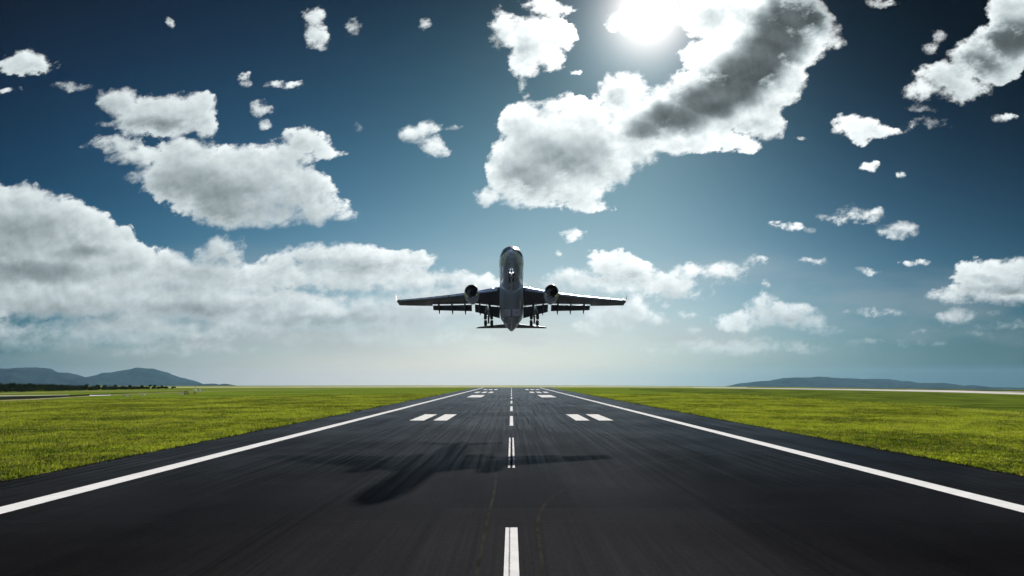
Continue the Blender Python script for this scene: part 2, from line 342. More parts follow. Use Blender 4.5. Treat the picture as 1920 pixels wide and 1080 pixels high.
def mat_asphalt():
    m, t, p = newmat('asphalt')
    P = t.node('ShaderNodeNewGeometry').outputs['Position']
    x, y, z = t.sep(P)
    ax = t.m('ABSOLUTE', x)
    base = t.noise(P, .05, 5, .6)
    str1 = t.noise(t.vm('MULTIPLY', P, (1.6, .018, 0)), 1.0, 6, .62)     # long rubber streaks
    str2 = t.noise(t.vm('MULTIPLY', P, (5.5, .045, 0)), 1.0, 4, .6)
    grain = t.noise(P, 26, 3, .7); grain2 = t.noise(P, 4.0, 5, .7)
    v = t.m('ADD', .0055, t.m('MULTIPLY', t.ss(base, .3, .7), .005))
    vignette_mid = t.ss(ax, 20, 4)                                              # middle painted lighter, imitating a vignette towards the sides
    s = t.m('ADD', t.m('MULTIPLY', t.m('SUBTRACT', str1, .5), 1.5), t.m('MULTIPLY', t.m('SUBTRACT', str2, .5), 1.6))
    s = t.m('MULTIPLY', s, t.ss(ax, 24, 8, .25, 1.0))
    # dark tyre tracks either side of the centre line
    lane = t.m('ADD', t.m('ABSOLUTE', t.m('SUBTRACT', ax, 11.5)), t.m('MULTIPLY', t.m('SUBTRACT', str1, .5), 7.0))
    track = t.m('MULTIPLY', t.ss(lane, 2.2, .2), t.ss(t.noise(t.vm('MULTIPLY', P, (3.0, .03, 0)), 1.0, 5, .65), .45, .62))
    v = t.m('MULTIPLY', v, t.m('MINIMUM', t.m('MAXIMUM', t.m('ADD', 1.0, s), .35), 1.55))
    v = t.m('MULTIPLY', v, t.m('SUBTRACT', 1.0, t.m('MULTIPLY', track, .70)))
    v = t.m('ADD', v, t.m('MULTIPLY', vignette_mid, .0150))
    # paved in lanes: each lane a little different, with a thin sealed joint
    lane_id = t.m('FLOOR', t.m('DIVIDE', t.m('ADD', x, 3.8), 7.6)); wn = t.node('ShaderNodeTexWhiteNoise', noise_dimensions='2D')
    t.l.new(t.xyz(lane_id, t.m('FLOOR', t.m('DIVIDE', y, 46.0))), wn.inputs['Vector'])
    v = t.m('MULTIPLY', v, t.m('ADD', .86, t.m('MULTIPLY', wn.outputs['Value'], .28)))
    jy = t.m('ABSOLUTE', t.m('SUBTRACT', t.m('MODULO', t.m('ADD', y, 1000.3), 46.0), 23.0))
    joint = t.ss(t.m('ABSOLUTE', t.m('SUBTRACT', jy, 7.0)), .09, .03)
    v = t.m('MULTIPLY', v, t.m('ADD', .62, t.m('MULTIPLY', grain2, .76)))
    sp = t.ss(grain, .58, .74, 0, .028)
    v = t.m('ADD', v, sp)
    v = t.m('ADD', v, t.m('MULTIPLY', joint, .006))
    col = t.vm('MULTIPLY', t.xyz(v, v, v), (.97, .98, 1.10))
    t.put(p.inputs['Base Color'], col); p.inputs['Roughness'].default_value = .9
    p.inputs['Specular IOR Level'].default_value = 0
    gl = t.node('ShaderNodeBsdfGlossy', distribution='BECKMANN'); t.put(gl.inputs['Roughness'], t.ss(str1, .3, .7, .16, .19))
    gl.inputs['Color'].default_value = (.9, .97, 1.1, 1)
    mx = t.node('ShaderNodeMixShader'); geo = t.node('ShaderNodeNewGeometry')
    facing = t.m('ABSOLUTE', t.vm('DOT_PRODUCT', geo.outputs['Incoming'], geo.outputs['True Normal']))
    graze = t.m('POWER', t.m('SUBTRACT', 1.0, facing), 20.0)
    t.put(mx.inputs[0], t.m('MULTIPLY', t.m('MULTIPLY', t.m('MULTIPLY', graze, t.ss(base, .25, .75, .75, 1.25)), t.ss(t.m('ADD', t.m('MULTIPLY', str1, .6), t.m('MULTIPLY', str2, .4)), .38, .62, 1.45, .6)), GLOSS)); t.l.new(p.outputs[0], mx.inputs[1]); t.l.new(gl.outputs[0], mx.inputs[2])
    ot = [n for n in t.n if n.type == 'OUTPUT_MATERIAL'][0]; t.l.new(mx.outputs[0], ot.inputs[0])
    b = t.node('ShaderNodeBump'); b.inputs['Strength'].default_value = .5; b.inputs['Distance'].default_value = .012
    t.l.new(grain, b.inputs['Height']); t.l.new(b.outputs[0], p.inputs['Normal'])
    return m
def sheen(m):
    """the same grazing sheen as the asphalt, for thin lines laid on it"""
    t = NT(m.node_tree); p = [n for n in t.n if n.type == 'BSDF_PRINCIPLED'][0]; ot = [n for n in t.n if n.type == 'OUTPUT_MATERIAL'][0]
    geo = t.node('ShaderNodeNewGeometry'); gl = t.node('ShaderNodeBsdfGlossy', distribution='BECKMANN'); gl.inputs['Roughness'].default_value = .17; gl.inputs['Color'].default_value = (.9, .97, 1.1, 1)
    graze = t.m('POWER', t.m('SUBTRACT', 1.0, t.m('ABSOLUTE', t.vm('DOT_PRODUCT', geo.outputs['Incoming'], geo.outputs['True Normal']))), 20.0)
    mx = t.node('ShaderNodeMixShader'); t.put(mx.inputs[0], t.m('MULTIPLY', graze, GLOSS)); t.l.new(p.outputs[0], mx.inputs[1]); t.l.new(gl.outputs[0], mx.inputs[2]); t.l.new(mx.outputs[0], ot.inputs[0])
def mat_paint(name, wear=.25, split=0.0):
    """white road paint; wear shows the asphalt through it, split is a cracked seam along the middle"""
    m, t, p = newmat(name)
    g = t.node('ShaderNodeNewGeometry').outputs['Position']; ob = t.node('ShaderNodeTexCoord').outputs['Object']
    n = t.noise(t.vm('MULTIPLY', g, (6.0, 1.2, 0)), 1.0, 6, .7); n2 = t.noise(g, 11, 5, .7)
    f = t.ss(t.m('ADD', t.m('MULTIPLY', n, .6), t.m('MULTIPLY', n2, .4)), .50+.2*(1-wear), .58+.2*(1-wear))
    if split:
        ox, oy, oz = t.sep(ob)
        wob = t.m('MULTIPLY', t.m('SUBTRACT', t.noise(t.xyz(oy, 0, 0), .55, 5, .7), .5), .55)
        d = t.m('ABSOLUTE', t.m('ADD', t.m('ADD', ox, .09 if split < .05 else 0.0), t.m('MULTIPLY', wob, .12 if split < .05 else 1.0)))
        f = t.m('MAXIMUM', f, t.ss(t.m('ADD', d, t.m('MULTIPLY', n2, .1)), split+.09, split+.03))
    c = t.mix(t.ss(t.noise(g, .8, 4), .3, .7), rgb(.80, .80, .82), rgb(.70, .71, .73))
    t.put(p.inputs['Base Color'], t.mix(f, c, rgb(.025, .027, .032)))
    p.inputs['Roughness'].default_value = .7; p.inputs['Specular IOR Level'].default_value = 0
    return m
M_ground = mat_ground(); M_asphalt = mat_asphalt()
M_paint = mat_paint('white_paint', .25); M_paint_worn = mat_paint('worn_white_paint', .35, .10); M_paint_seam = mat_paint('seamed_white_paint', .3, .012)
M_yellow = simple('faded_yellow_paint', (.031, .030, .025), .9, vary=.3, scale=.6, spec=0)
M_seal = simple('seam_sealant', (.028, .030, .034), .9, vary=.4, scale=.6, spec=0)
sheen(M_yellow); sheen(M_seal)
M_dirt = simple('dry_earth', (.30, .26, .16), .95, vary=.35, scale=.4, spec=0)
M_mud = simple('dark_ditch_soil', (.020, .026, .016), .95, vary=.5, scale=.3, spec=0)
M_concrete = simple('pale_concrete', (.62, .60, .60), .8, vary=.12, scale=.2, spec=0)
M_forest = simple('forested_hillside', (.013, .024, .024), .95, vary=.5, scale=.004, spec=0)
M_rough = simple('dark_rough_grass', (.085, .120, .014), .95, vary=.5, scale=.05, spec=0)

# ------------------------------------------------------------------ ground: one sheet, level round the airfield, falling away beyond its crest
def crest(az):
    d = math.degrees(az)
    if abs(d) > 90: return 4000
    return 1180-max(0, min(1, (d-6)/26))*430
def build_ground():
    nang = 360; radii = [0, 20, 40, 60, 80, 110, 150, 200, 260, 330, 420, 520, 640, 700, 740, 780, 820, 880, 940, 1000, 1060, 1120, 1180, 1240, 1320, 1500, 2000, 3000, 5000, 8000, 12000, 16000]
    V = [(0, 0, 0)]; F = []
    for r in radii[1:]:
        for i in range(nang):
            a = 2*math.pi*i/nang-math.pi
            c = crest(a); z = -.022*max(0, r-c) if r < c+400 else -.022*400-.012*(r-c-400)
            V.append((r*math.sin(a), r*math.cos(a), z))
    for i in range(nang): F.append((0, 1+i, 1+(i+1) % nang))
    for k in range(len(radii)-2):
        for i in range(nang):
            a = 1+k*nang+i; b = 1+k*nang+(i+1) % nang
            F.append((a, a+nang, b+nang, b))
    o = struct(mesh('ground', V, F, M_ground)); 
    bm = bmesh.new(); bm.from_mesh(o.data); bmesh.ops.recalc_face_normals(bm, faces=bm.faces)
    if sum(f.normal.z for f in bm.faces) < 0: bmesh.ops.reverse_faces(bm, faces=bm.faces)
    bm.to_mesh(o.data); bm.free()
build_ground()

# ------------------------------------------------------------------ runway
XL, XR = -37.7, 40.1
def runway():
    V = []; F = []; ys = [-220]+list(np.arange(-100, 30, 10))+list(np.arange(30, 400, .8))+list(np.arange(400, 814, 8))+[814]
    r2 = np.random.default_rng(3)
    for y in ys:
        e1 = .12*math.sin(y*.31)+.1*math.sin(y*1.7)+r2.normal(0, .10) if y > 25 else 0; e2 = .12*math.sin(y*.27)+.1*math.sin(y*1.9)+r2.normal(0, .10) if y > 25 else 0
        V += [(XL+e1, y, .02), (-12, y, .02), (12, y, .02), (XR+e2, y, .02)]
    for k in range(len(ys)-1):
        for j in range(3): a = k*4+j; F.append((a, a+1, a+5, a+4))
    return struct(mesh('runway', V, F, M_asphalt))
RW = runway()
def mark(name, pts, mat, z=.026):
    """a painted sheet on the runway; pts are a ground polygon, the mesh sits about its own middle"""
    cx = sum(p[0] for p in pts)/len(pts); cy = sum(p[1] for p in pts)/len(pts)
    o = mesh(name, [(p[0]-cx, p[1]-cy, 0) for p in pts], [tuple(range(len(pts)))], mat, RW); o.location = (cx, cy, z); return o
def rect(name, x0, x1, y0, y1, mat, z=.026): return mark(name, [(x0, y0), (x1, y0), (x1, y1), (x0, y1)], mat, z)
for k in range(-1, 13):
    y0 = 5.4+61.4*k
    rect('centre_line_dash', -.30, .30, y0, y0+34.6, M_paint_worn if k == 1 else (M_paint_seam if k in (0, 4) else M_paint))
def edge_line(xc, w):
    V = []; F = []; ys = list(np.arange(-200, 812, 4.0)); r2 = np.random.default_rng(int(abs(xc)*10))
    for y in ys:
        V += [(xc-w/2+r2.normal(0, .012), y, .026), (xc+w/2+r2.normal(0, .012), y, .026)]
    for k in range(len(ys)-1): F.append((2*k, 2*k+1, 2*k+3, 2*k+2))
    mesh('edge_line', V, F, M_paint, RW)
edge_line(-29.25, 1.6); edge_line(29.6, 1.6)
for s in (-1, 1):
    for a, b in ((12.0, 14.6), (16.3, 19.0)): rect('touchdown_bar', *sorted((s*a, s*b)), 144.8, 171.2, M_paint)
    rect('aiming_point_bar', *sorted((s*13.4, s*20.0)), 344, 397, M_paint)
    for a, b in ((11.6, 14.2), (15.8, 18.5), (20.2, 22.9)):
        rect('touchdown_bar', *sorted((s*a, s*b)), 467, 514, M_paint); rect('touchdown_bar', *sorted((s*a, s*b)), 618, 666, M_paint)
def ribbon(name, pix, w, mat, parent=None, z=.024, wide=None):
    pts = [Vector((*G(*p), 0)) for p in pix]
    # smooth the path
    P = []
    for i in range(len(pts)-1):
        p0 = pts[max(0, i-1)]; p1 = pts[i]; p2 = pts[i+1]; p3 = pts[min(len(pts)-1, i+2)]
        for k in range(8):
            s = k/8; P.append(.5*((2*p1)+(p2-p0)*s+(2*p0-5*p1+4*p2-p3)*s*s+(3*p1-p0-3*p2+p3)*s**3))
    P.append(pts[-1]); V = []; F = []
    for i, p in enumerate(P):
        d = (P[min(i+1, len(P)-1)]-P[max(0, i-1)]).normalized(); n = Vector((-d.y, d.x, 0))
        ww = w if wide is None else w*(wide[0]+(wide[1]-wide[0])*i/len(P))
        V += [p+n*ww/2, p-n*ww/2]
    for v in V: v.z = z
    for i in range(len(P)-1): F.append((2*i, 2*i+1, 2*i+3, 2*i+2))
    return mesh(name, V, F, mat, parent)
ribbon('lead_in_line', [(1440, 843), (1345, 851), (1240, 864), (1170, 879), (1110, 897), (1060, 918), (1030, 938), (1014, 958), (1008, 985), (1012, 1020), (1018, 1075)], .16, M_yellow, RW, .024)
ribbon('lead_in_line', [(680, 803), (740, 807), (800, 815), (850, 826), (890, 842), (915, 860), (929, 882), (927, 920), (916, 965), (905, 1020), (893, 1079)], .16, M_yellow, RW, .0245)
ribbon('tar_seam', [(1010, 940), (1090, 940.5), (1180, 941)], .12, M_seal, RW, .0235)
ribbon('tar_seam', [(800, 937), (860, 938.5), (915, 940)], .12, M_seal, RW, .0235)
ribbon('tar_seam', [(1105, 797), (1180, 802), (1260, 812), (1330, 828)], .14, M_seal, RW, .0235)

# ------------------------------------------------------------------ strips beyond the grass
def strip(name, pix, mat, z):
    return struct(mesh(name, [(*G(*p), z) for p in pix], [tuple(range(len(pix)))], mat))
def band(name, rows, mat, z):
    """rows: x, y_top, y_bottom in photograph pixels, laid on the ground"""
    V = []; F = []
    for x, a, b in rows: V += [(*G(x, a), z), (*G(x, b), z)]
    for i in range(len(rows)-1): F.append((2*i+1, 2*i+3, 2*i+2, 2*i))
    return struct(mesh(name, V, F, mat))
band('taxiway', [(1300, 726.6, 727.2), (1400, 727.4, 728.4), (1500, 728.4, 729.9), (1600, 729.4, 731.6), (1700, 730.9, 733.6), (1800, 732.9, 736.0), (1920, 736.6, 739.8), (2100, 744, 749.5)], M_concrete, .03)
band('road', [(1700, 730.2, 730.5), (1850, 733.4, 734.1), (1920, 734.5, 735.3), (2100, 738, 739.5)], M_concrete, .03)
band('embankment', [(1500, 727.9, 728.2), (1600, 728.5, 729.2), (1700, 729.2, 730.1), (1850, 731.6, 733.2), (1920, 732.6, 734.3), (2100, 735, 737.5)], M_mud, .03)
band('dirt_track', [(1690, 759.5, 760.3), (1740, 761.2, 762.4), (1790, 764.3, 766.4), (1850, 769.5, 772.3), (1885, 773, 775.2), (1920, 775.5, 776.4)], M_dirt, .03)
band('ditch', [(-150, 747, 757), (0, 743.5, 750), (60, 742.5, 747.8), (120, 741, 744.6), (190, 738.4, 740.6), (240, 736.9, 738.0), (300, 735.4, 736.0), (350, 734, 734.5)], M_mud, .03)
band('path', [(-150, 758, 762), (0, 750.4, 752), (60, 748.1, 749.8), (120, 744.9, 746.2), (190, 740.9, 741.8), (240, 738.4, 739.2), (300, 736.5, 737.2), (400, 733.4, 733.9), (480, 732, 732.4), (620, 729.6, 729.9)], M_dirt, .03)
band('path', [(-150, 745, 746), (0, 742, 743), (60, 741.2, 741.9), (130, 740.3, 740.8)], M_concrete, .03)
band('path', [(-150, 736, 737), (0, 737.3, 738.3), (70, 735.8, 736.5), (150, 734, 734.6), (300, 732, 732.5), (360, 731.6, 732)], M_dirt, .03)
band('rough_grass', [(1180, 728.8, 731), (1400, 729.9, 742), (1600, 733, 754), (1740, 736, 760), (1920, 741.5, 774), (2100, 751, 790)], M_rough, .02)
band('dry_grass_verge', [(300, 725.6, 727.0), (700, 724.2, 726.6), (900, 723.2, 726.3), (1100, 723.4, 726.3), (1400, 726.0, 727.2)], simple('pale_dry_grass', (.42, .43, .27), .95, vary=.2, scale=.03, spec=0), .02)

# ------------------------------------------------------------------ the airliner (own metres; nose towards -y), then scaled and placed
M_skin = simple('silver_airliner_paint', (.54, .65, .94), .30, metal=.42, vary=.015, scale=.5, coat=.2)
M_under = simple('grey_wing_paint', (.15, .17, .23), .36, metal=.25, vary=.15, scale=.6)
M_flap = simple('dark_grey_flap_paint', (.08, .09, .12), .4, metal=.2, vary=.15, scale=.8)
M_belly = simple('grey_blue_belly_panel', (.42, .52, .76), .36, metal=.25, vary=.03, scale=.4, coat=.1)
M_chrome = simple('polished_metal', (.75, .76, .80), .16, metal=1.0, vary=.05)
M_steel = simple('gear_steel', (.25, .26, .28), .4, metal=.7, vary=.2)
M_gear = simple('dark_gear_steel', (.05, .055, .065), .45, metal=.5, vary=.2)
M_tyre = simple('tyre_rubber', (.012, .012, .013), .85, vary=.2)
M_dark = simple('engine_duct_dark', (.02, .02, .022), .5, metal=.4)
M_fan = simple('fan_blade_titanium', (.09, .09, .10), .35, metal=.8)
M_glass, _t, _p = newmat('cockpit_glass'); _p.inputs['Base Color'].default_value = (.006, .008, .012, 1); _p.inputs['Roughness'].default_value = .35; _p.inputs['Specular IOR Level'].default_value = .08; _p.inputs['Base Color'].default_value = (.012, .015, .022, 1)
M_seamdark = simple('panel_gap', (.03, .032, .04), .6)
def lamp_mat(name, e):
    m, t, p = newmat(name); p.inputs['Base Color'].default_value = (.9, .9, .9, 1)
    p.inputs['Emission Color'].default_value = (1, .98, .93, 1); p.inputs['Emission Strength'].default_value = e; return m
M_lamp = lamp_mat('landing_lamp_lit', 3)

ST = [  # t from nose, half width, top, bottom
 (0, .04, -.78, -.86), (.12, .42, -.42, -1.16), (.4, .78, -.16, -1.45), (.9, 1.18, .10, -1.73), (1.5, 1.52, .42, -1.95), (2.1, 1.79, .86, -2.12),
 (2.8, 2.04, 1.36, -2.27), (3.6, 2.27, 1.78, -2.42), (4.6, 2.48, 2.16, -2.57), (5.8, 2.66, 2.48, -2.69), (7.2, 2.78, 2.70, -2.78), (9, 2.82, 2.81, -2.82), (13, 2.82, 2.82, -2.82),
 (20, 2.82, 2.82, -2.82), (30, 2.82, 2.82, -2.82), (37, 2.82, 2.82, -2.82), (40, 2.79, 2.82, -2.68), (43, 2.68, 2.81, -2.28), (46, 2.45, 2.78, -1.68), (49, 2.12, 2.72, -.95),
 (52, 1.68, 2.62, -.15), (54.5, 1.24, 2.50, .52), (56.5, .84, 2.36, 1.05), (58, .50, 2.20, 1.46), (58.8, .20, 2.02, 1.74), (58.95, .04, 1.92, 1.86)]
T0 = 28.0
def fus_at(t):
    a = [s[0] for s in ST]; t = max(a[0], min(a[-1], t))
    i = max(0, min(len(a)-2, int(np.searchsorted(a, t))-1))
    def cr(j):
        p1, p2 = ST[i][j], ST[i+1][j]
        d1 = (p2-ST[i-1][j])/(a[i+1]-a[i-1]) if i > 0 else (p2-p1)/(a[1]-a[0])
        d2 = (ST[i+2][j]-p1)/(a[i+2]-a[i]) if i < len(a)-2 else (p2-p1)/(a[-1]-a[-2])
        h = a[i+1]-a[i]; s = (t-a[i])/h; sl_ = (p2-p1)/h
        if sl_ == 0: d1 = d2 = 0
        d1 = max(-3*abs(sl_), min(3*abs(sl_), d1)); d2 = max(-3*abs(sl_), min(3*abs(sl_), d2))
        return (2*s**3-3*s*s+1)*p1+(s**3-2*s*s+s)*h*d1+(-2*s**3+3*s*s)*p2+(s**3-s*s)*h*d2
    return cr(1), cr(2), cr(3)
def fus(t, th, off=0.0):
    """th: angle from the top, positive to +x"""
    w, top, bot = fus_at(t); zc = (top+bot)/2; hh = (top-bot)/2
    return Vector(((w+off)*math.sin(th), t-T0, zc+(hh+off)*math.cos(th)))

AIR = empty('airliner', 'silver grey twin-engine airliner climbing nose-up over the runway with its landing gear down', 'airplane')
def part(o): o.parent = AIR; return o
def loft(rings, close=True):
    n = len(rings[0]); V = [p for r in rings for p in r]; F = []
    for k in range(len(rings)-1):
        for i in range(n if close else n-1):
            j = (i+1) % n; F.append((k*n+i, k*n+j, (k+1)*n+j, (k+1)*n+i))
    return V, F
ts = sorted(set([.0, .03, .07, .12, .2, .3, .4, .55, .7, .9, 1.1, 1.3]+list(np.arange(1.5, 9, .3))+list(np.arange(9, 38, 1.0))+list(np.arange(38, 58.8, .6))+[58.8, 58.95]))
rings = [[fus(t, 2*math.pi*i/64) for i in range(64)] for t in ts]
V, F = loft(rings); F += [tuple(range(64)), tuple(range(len(V)-1, len(V)-65, -1))]
FUS = auto_smooth(mesh('fuselage', V, F, M_skin, AIR), 60)

def fus_patch(name, fn, n, m, mat, parent, off=.02, thick=.015):
    """a thin shell following the fuselage; fn(s, r) -> (t, theta)"""
    V = []; F = []
    for k in (1, 0):
        for i in range(n+1):
            for j in range(m+1):
                t, th = fn(i/n, j/m); V.append(fus(t, th, off if k else off-thick-.03))
    N_ = (n+1)*(m+1)
    for i in range(n):
        for j in range(m):
            a = i*(m+1)+j; F.append((a, a+1, a+m+2, a+m+1)); F.append((N_+a, N_+a+m+1, N_+a+m+2, N_+a+1))
    bd = [i*(m+1) for i in range(n+1)]+[n*(m+1)+j for j in range(1, m+1)]+[i*(m+1)+m for i in range(n-1, -1, -1)]+[j for j in range(m-1, 0, -1)]
    for q in range(len(bd)): a, b = bd[q], bd[(q+1) % len(bd)]; F.append((a, b, N_+b, N_+a))
    o = mesh(name, V, F, mat, parent); bm = bmesh.new(); bm.from_mesh(o.data); bmesh.ops.recalc_face_normals(bm, faces=bm.faces); bm.to_mesh(o.data); bm.free(); auto_smooth(o, 40); return o
GL_LO = ((.22, 2), (.26, 38), (.50, 70), (1.45, 92), (2.76, 101), (4.3, 102))      # (from nose, angle from top) along the lower edge of the glazing band
GL_UP = ((1.22, 2), (1.30, 16), (1.38, 34), (1.75, 64), (2.9, 82), (4.0, 94))     # and along its upper edge
def glaze(a, b, s):
    k = a*5; lo = [float(np.interp(k, range(6), [p[j] for p in GL_LO])) for j in (0, 1)]; up = [float(np.interp(k, range(6), [p[j] for p in GL_UP])) for j in (0, 1)]
    return lo[0]+(up[0]-lo[0])*b, s*R(lo[1]+(up[1]-lo[1])*b)
for s in (-1, 1):   # two windscreens, then the dark glazing band down each side of the nose
    fus_patch('cockpit_window', lambda a, b, s=s: (1.50+.30*a+b*(.45+.1*a), s*R(2.5+26*a)), 6, 3, M_glass, FUS, off=.03)
    for a0, a1 in ((.0, .385), (.40, .69), (.705, 1.0)):
        fus_patch('cockpit_window', lambda a, b, s=s, a0=a0, a1=a1: glaze(a0+(a1-a0)*a, b, s), 10, 6, M_glass, FUS)
# passenger windows: one row a side
def win_row(s):
    mb = MB()
    for i in range(66):
        t = 9.2+i*.62
        if 13.2 < t < 14.3 or 27 < t < 28.6 or 41 < t < 42: continue
        th0 = R(80)*s; q = [fus(t+dy, th0+dt*s, .012) for dy, dt in ((-.13, -.06), (.13, -.06), (.13, .06), (-.13, .06))]
        mb.add(q, [(0, 1, 2, 3)])
    return mb.build('window_row', M_glass, FUS)
for s in (-1, 1):
    win_row(s)['kind'] = 'stuff'
    for t in (7.2, 13.7, 41.5):
        fus_patch('cabin_door', lambda a, b, s=s, t=t: (t+.95*a, s*R(60+48*b)), 3, 8, M_belly, FUS, off=.012, thick=.002)
# belly fairing
def fair(y, a):
    e = max(0.0, 1-abs((y-.8)/11.2)**3.2)**.5
    c, s_ = math.cos(a), math.sin(a); p = 2/2.7
    return Vector(((2.5+.62*e)*math.copysign(abs(s_)**p, s_), y, -1.3+(1.2+.95*e if c < 0 else 1.1+.2*e)*math.copysign(abs(c)**p, c)))
ys = [-10.4, -10.2, -9.8, -9.2, -8.4, -7.2, -5.5, -3, 0, 3, 6, 8.2, 9.8, 10.8, 11.5, 11.85, 11.98]
V, F = loft([[fair(y, 2*math.pi*i/48) for i in range(48)] for y in ys]); F += [tuple(range(48)), tuple(range(len(V)-1, len(V)-49, -1))]
BEL = auto_smooth(mesh('belly_fairing', V, F, M_belly, AIR), 50)
for x in (-1.45, 1.45):                                               # main gear bay doors, closed inboard panels
    mb = MB(); mb.box((x, 2.4, -3.455), (2.2, 4.6, .05)); mb.build('gear_bay_door', M_skin, BEL)
mb = MB(); mb.box((0, 2.4, -3.46), (.14, 5.2, .06)); mb.box((0, 5.0, -3.47), (4.9, .16, .05)); mb.build('keel_seam', M_seamdark, BEL)

# wings ------------------------------------------------------------
def wle(x): return -9.6+.60*(x-2.4) if x < 9.8 else -9.6+.60*7.4+.555*(x-9.8)
def wte(x): return 3.6-.02*(x-2.4) if x < 9.8 else 3.45+(x-9.8)*.345
def wz(x): return -1.75+.072*(x-2.4)+.0016*(x-2.4)**2
def airfoil(n=18):
    up = []; lo = []
    for i in range(n+1):
        c = .5*(1-math.cos(math.pi*i/n)); th_ = 5*(.2969*math.sqrt(c)-.126*c-.3516*c*c+.2843*c**3-.1036*c**4)
        up.append((c, th_*1.05)); lo.append((c, -th_*.82))
    return up+lo[-2:0:-1]
AF = airfoil()
def wing_sec(x, thick, twist, te=None):
    l, r_ = wle(x), (te if te is not None else wte(x)); ch = r_-l; z = wz(x); tw = math.tan(R(twist))
    return [Vector((x, l+c*ch, z+h_*ch*thick-(c-.3)*ch*tw)) for c, h_ in AF]
def flap_te(x): return wte(x)-(1.75 if x < 9.8 else max(.0, 1.35-.02*(x-9.8)))
def make_wing(s):
    xs = [1.5, 2.4, 4, 6, 8, 9.3, 9.8, 11, 13, 15, 17, 19, 20.5, 20.6, 22, 24, 26, 28, 29.2, 29.8]
    rings = []
    for x in xs:
        f = (x-1.5)/28.3; rings.append(wing_sec(x, .14-.05*f**.5, 1.5-5.0*f, te=flap_te(x) if x < 20.55 else None))
    for r_ in rings:
        for p in r_: p.x *= s
    V, F = loft(rings); F += [tuple(range(len(AF))), tuple(range(len(V)-1, len(V)-len(AF)-1, -1))]
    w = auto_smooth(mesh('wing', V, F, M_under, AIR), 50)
    # slats: thin curved skins ahead of the leading edge
    for x0, x1 in ((3.4, 8.4), (10.8, 15.5), (15.7, 20.5), (20.7, 25.2), (25.4, 29.0)):
        rr = []
        for x in np.linspace(x0, x1, 4):
            f = (x-1.5)/28.3; ch = (wte(x)-wle(x)); sec = []
            for c, h_ in ((.10, .062), (.05, .055), (.01, .028), (-.004, .0), (.006, -.022), (.03, -.036), (.012, -.016), (.012, .01), (.05, .04), (.10, .052)):
                sec.append(Vector((s*x, wle(x)+c*ch-.32, wz(x)+h_*ch*.95-.22-(c-.3)*ch*math.tan(R(1.5-5.0*f)))))
            rr.append(sec)
        V, F = loft(rr); F += [tuple(range(10)), tuple(range(len(V)-1, len(V)-11, -1))]
        auto_smooth(mesh('slat', V, F, M_skin, w), 50)
    # flaps: three panels hung below and behind the trailing edge, with a slot
    for x0, x1, c0, c1 in ((3.0, 5.9, 3.7, 3.1), (6.0, 9.3, 3.05, 2.5), (10.1, 20.4, 2.1, 1.6)):
        rr = []
        for x, ch in ((x0, c0), ((x0+x1)/2, (c0+c1)/2), (x1, c1)):
            f = (x-1.5)/28.3; y0 = flap_te(x)+.22; z0 = wz(x)-.7*(flap_te(x)-wle(x))*math.tan(R(1.5-5.0*f))-.20
            a = R(27); rr.append([Vector((s*x, y0+c*ch*math.cos(a)+h_*ch*.12*math.sin(a), z0-c*ch*math.sin(a)+h_*ch*.14)) for c, h_ in AF])
        V, F = loft(rr); F += [tuple(range(len(AF))), tuple(range(len(V)-1, len(V)-len(AF)-1, -1))]
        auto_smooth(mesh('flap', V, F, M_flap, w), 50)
    # flap track fairings
    for x, L_ in ((8.0, 5.3), (11.8, 4.9), (15.2, 4.5), (18.7, 4.1)):
        f = (x-1.5)/28.3; yb = flap_te(x)-2.2; zb = wz(x)-.5*(flap_te(x)-wle(x))*math.tan(R(1.5-5.0*f))-.42; rr = []
        for q in (0, .04, .12, .28, .45, .62, .78, .9, .97, 1):
            rad = .40*(max(0, 1-(2*q-.9)**2/1.22 if q > .45 else 1-((.45-q)/.45)**2)**.5)+.01
            dz = -(max(0, q-.42)**1.3)*2.6
            rr.append([Vector((s*x+.62*rad*math.sin(a), yb+L_*q, zb+dz+rad*1.25*math.cos(a)-.12)) for a in [2*math.pi*i/14 for i in range(14)]])
        V, F = loft(rr); F += [tuple(range(14)), tuple(range(len(V)-1, len(V)-15, -1))]
        auto_smooth(mesh('flap_track_fairing', V, F, M_flap, w), 60)
    # winglet: blended, canted upward
    rr = []
    for q, cant in ((0, 0), (.2, .25), (.5, .8), (1, 1.75), (1.25, 2.1)):
        f = 1; ch = 2.35-1.15*min(1, q/1.25); z = wz(29.8)+cant; x = 29.8+.12+.52*q; y0 = wle(29.8)+1.9*q/1.25+.25
        rr.append([Vector((s*x, y0+c*ch, z+h_*ch*.0+(0))) + Vector((s*h_*ch*.09, 0, 0)) for c, h_ in AF])
    V, F = loft(rr); F += [tuple(range(len(AF))), tuple(range(len(V)-1, len(V)-len(AF)-1, -1))]
    auto_smooth(mesh('winglet', V, F, M_under, w), 50)
    mb = MB(); mb.lathe([(0, .02), (.0, .17), (.10, .17)], (s*4.4, wle(4.4)-.34, wz(4.4)+.30), n=14); mb.build('landing_light', M_lamp, w)
    return w
for s in (-1, 1): make_wing(s)

